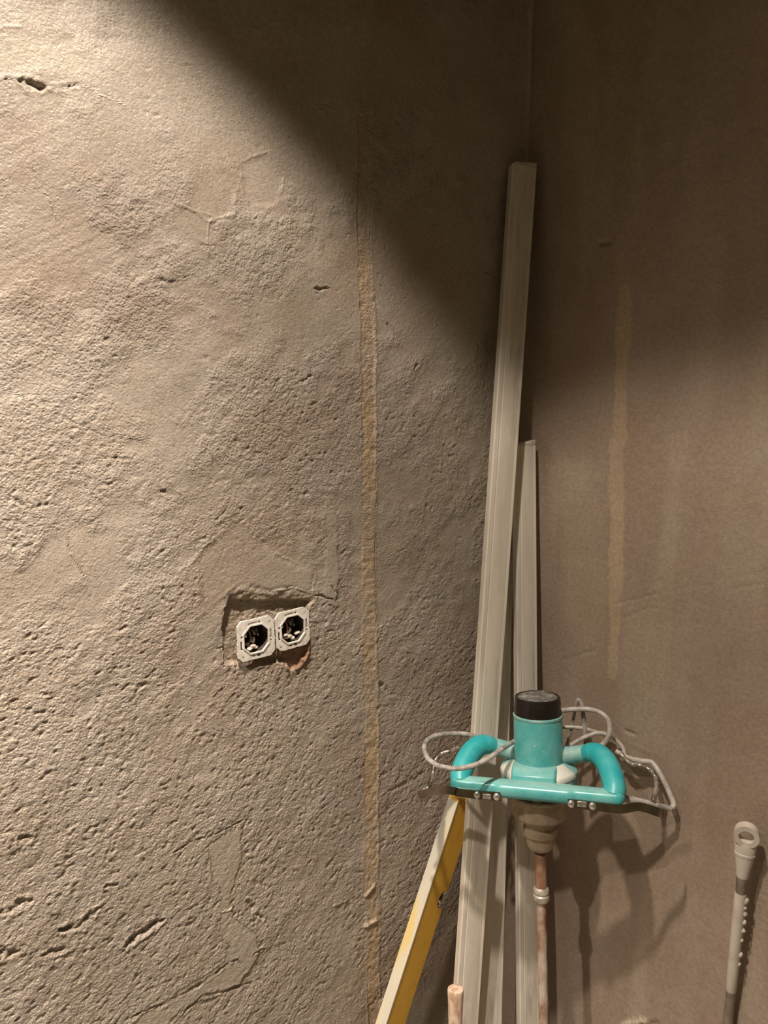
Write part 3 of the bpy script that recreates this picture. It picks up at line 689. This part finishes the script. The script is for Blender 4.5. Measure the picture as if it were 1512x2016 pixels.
    add_tube(bm, [px(832, 1558, 1.43), px(846, 1545, 1.44), px(852, 1522, 1.46), px(856, 1498, 1.48), px(868, 1484, 1.485), px(886, 1478, 1.485), px(906, 1472, 1.475), px(925, 1474, 1.46)], [.004, .0045, .0042, .0055, .0065, .0055, .006, .005], 9, True, 7, .8, None, .22, 1)
    obj('hook_wire', bm, M_WRAP, root, 80, label='thin rear hook wrapped in dirty tape')
    bm = bmesh.new()
    add_tube(bm, [px(1222, 1484, 1.46), px(1240, 1502, 1.44), px(1256, 1506, 1.43), px(1276, 1513, 1.42), px(1290, 1528, 1.41), px(1292, 1550, 1.39), px(1286, 1578, 1.37)], [.005, .0058, .0065, .006, .0055, .0052, .0045], 9, True, 7, .85, None, .14, 2)
    obj('hook_wire', bm, M_WRAP, root, 80, label='thin rear hook wrapped in dirty tape')
    bm = bmesh.new()
    add_tube(bm, [px(1226, 1571, 1.385), px(1244, 1575, 1.38), px(1285, 1584, 1.375), px(1322, 1592, 1.372)], [.0075, .0072, .0062, .0045], 12, True, 6)
    obj('hook_tube', bm, M_CABLE, root)
    # power cable
    r = .0042; rc = .0050
    bm = bmesh.new()
    add_tube(bm, [px(1030, 1452, 1.45), px(1008, 1462, 1.435), px(985, 1477, 1.38), px(955, 1497, 1.345), px(925, 1509, 1.335), px(892, 1513, 1.335), px(862, 1507, 1.35), px(842, 1492, 1.375), px(835, 1470, 1.41), px(846, 1454, 1.45),
                  px(868, 1446, 1.465), px(900, 1444, 1.475), px(930, 1448, 1.475), px(965, 1462, 1.47), px(1010, 1470, 1.46)], rc*.92, 10, True, 8)
    obj('power_cable', bm, M_CABLE, root, label='grey cable looped over the left grip')
    bm = bmesh.new()
    add_tube(bm, [px(1060, 1402, 1.50), px(1102, 1399, 1.49), px(1140, 1396, 1.475), px(1172, 1399, 1.465), px(1193, 1412, 1.455), px(1201, 1432, 1.45), px(1196, 1454, 1.45), px(1180, 1472, 1.455), px(1160, 1490, 1.465), px(1140, 1500, 1.48)], rc, 10, True, 8)
    add_tube(bm, [px(1060, 1440, 1.51), px(1105, 1432, 1.50), px(1142, 1433, 1.49), px(1170, 1440, 1.485), px(1196, 1449, 1.48), px(1214, 1458, 1.475), px(1226, 1472, 1.47), px(1230, 1488, 1.465)], r*.92, 10, True, 8)
    add_tube(bm, [px(1100, 1482, 1.49), px(1124, 1467, 1.485), px(1150, 1452, 1.475), px(1178, 1443, 1.47), px(1196, 1447, 1.47)], r, 10, True, 8)
    add_tube(bm, [px(1212, 1478, 1.475), px(1236, 1492, 1.46), px(1262, 1498, 1.43), px(1284, 1502, 1.415), px(1300, 1524, 1.40), px(1315, 1554, 1.39), px(1326, 1582, 1.38), px(1322, 1592, 1.375)], rc, 10, True, 8)
    obj('power_cable', bm, M_CABLEL, root, label='pale grey cable looped behind the right grip')
    bm = bmesh.new()
    add_tube(bm, [px(1113, 1474, 1.50), px(1121, 1450, 1.50), px(1128, 1420, 1.495), px(1135, 1386, 1.49), px(1140, 1378, 1.488), px(1146, 1392, 1.485), px(1150, 1425, 1.485), px(1153, 1460, 1.485), px(1150, 1490, 1.485)], [.003, .003, .003, .0035, .004, .0045, .0045, .004, .004], 10, True, 8)
    obj('power_cable', bm, M_CABLE, root, label='upright bight of grey cable beside the black cap')
    return root
make_mixer()

# ---------------------------------------------------------------- pole with hanging eye, right wall
def make_pole():
    top = at(1472, 1622, 1.252); bot = on_floor(1394, 2400)
    m, L = lean_matrix(top, bot, 205)
    root = empty('hanging_eye_pole', m, 'pale plaster-stained pole with a hanging eye against the right wall', 'pole')
    bm = bmesh.new(); N = 40    # eye head: flattened paddle with a real hole
    cz = L-.021
    def ol(k, n, a, b, top_=True):
        t = 2*math.pi*k/n; return (a*math.cos(t), cz+b*math.sin(t))
    outer = [ol(k, N, .0198, .0200) for k in range(N)]; inner = [ol(k, N, .0122, .0112) for k in range(N)]
    add_ring_plate(bm, outer, inner, -.008, .008)
    bmesh.ops.bevel(bm, geom=[e for e in bm.edges if abs(e.verts[0].co.y-e.verts[1].co.y) < 1e-6 and e.is_boundary is False and len(e.link_faces) == 2 and e.calc_face_angle(0) > 1], offset=.003, segments=3, affect='EDGES', profile=.5)
    obj('hanging_eye', bm, M_HOOK, root, 40)
    def loft(secs, nm, mat, seg=20, lab=None):
        bm = bmesh.new(); rings = []
        for s, a, b in secs: rings.append([bm.verts.new((a*math.cos(2*math.pi*k/seg), b*math.sin(2*math.pi*k/seg), L-s)) for k in range(seg)])
        for p, q in zip(rings, rings[1:]):
            for k in range(seg): bm.faces.new((p[k], p[(k+1) % seg], q[(k+1) % seg], q[k]))
        bm.faces.new(rings[0]); bm.faces.new(rings[-1][::-1]); return obj(nm, bm, mat, root, 40, lab)
    loft([(.030, .0160, .0060), (.034, .0176, .0082), (.045, .0174, .0092), (.0555, .0163, .0095), (.056, .0169, .0101), (.0605, .0163, .0101), (.061, .0155, .0095), (.074, .0136, .0096), (.090, .0112, .0095), (.102, .0100, .0090)], 'head_sleeve', M_HOOK)
    loft([(.098, .0098, .0088), (.112, .0096, .0088), (.114, .0088, .0084), (.140, .0090, .0084)], 'neck', M_HOOKG)
    loft([(.134, .0094, .0086), (.137, .0098, .0090), (.20, .0098, .0090), (.30, .0092, .0088), (.335, .0088, .0084), (.338, .0080, .0076)], 'grip_sleeve', M_HOOK)
    loft([(.336, .0078, .0074), (.40, .0086, .0080), (L, .0086, .0080)], 'tube', M_HOOKG)
    rng = random.Random(8)
    for s, ln, pr in ((.146, .018, 1.2), (.160, .010, .8), (.172, .016, 1.1), (.190, .018, .9), (.206, .014, 1.1), (.226, .012, .7), (.256, .016, 1.0), (.275, .010, .6)):
        bm = bmesh.new()
        bmesh.ops.create_icosphere(bm, subdivisions=3, radius=.005, matrix=Matrix.Translation((.0078, -.002, L-s)) @ Matrix.Rotation(.5, 4, 'Y') @ Matrix.Diagonal((1.0*pr, .9, ln/.014, 1)))
        for v in bm.verts: v.co += Vector([rng.uniform(-.0008, .0008) for _ in range(3)])
        obj('plaster_splash', bm, M_HOOK, root, 80)
make_pole()

# ---------------------------------------------------------------- wooden tool handle standing at the bottom edge
def make_handle():
    top = at(897, 1946, 1.40); bot = on_floor(893, 2445)
    m, L = lean_matrix(top, bot, 225)
    root = empty('tool_handle', m, 'worn orange-brown wooden handle standing upright before the tallest straightedge', 'handle')
    prof = [(0, 0), (.013, 0), (.0125, L*.3), (.012, L-.16), (.0125, L-.09), (.0140, L-.035), (.0152, L-.012), (.0156, L-.004), (.0148, L-.0008), (.011, L), (0, L-.0005)]
    bm = bmesh.new(); add_lathe(bm, prof, 24); obj('handle_grip', bm, M_WOOD, root)
make_handle()
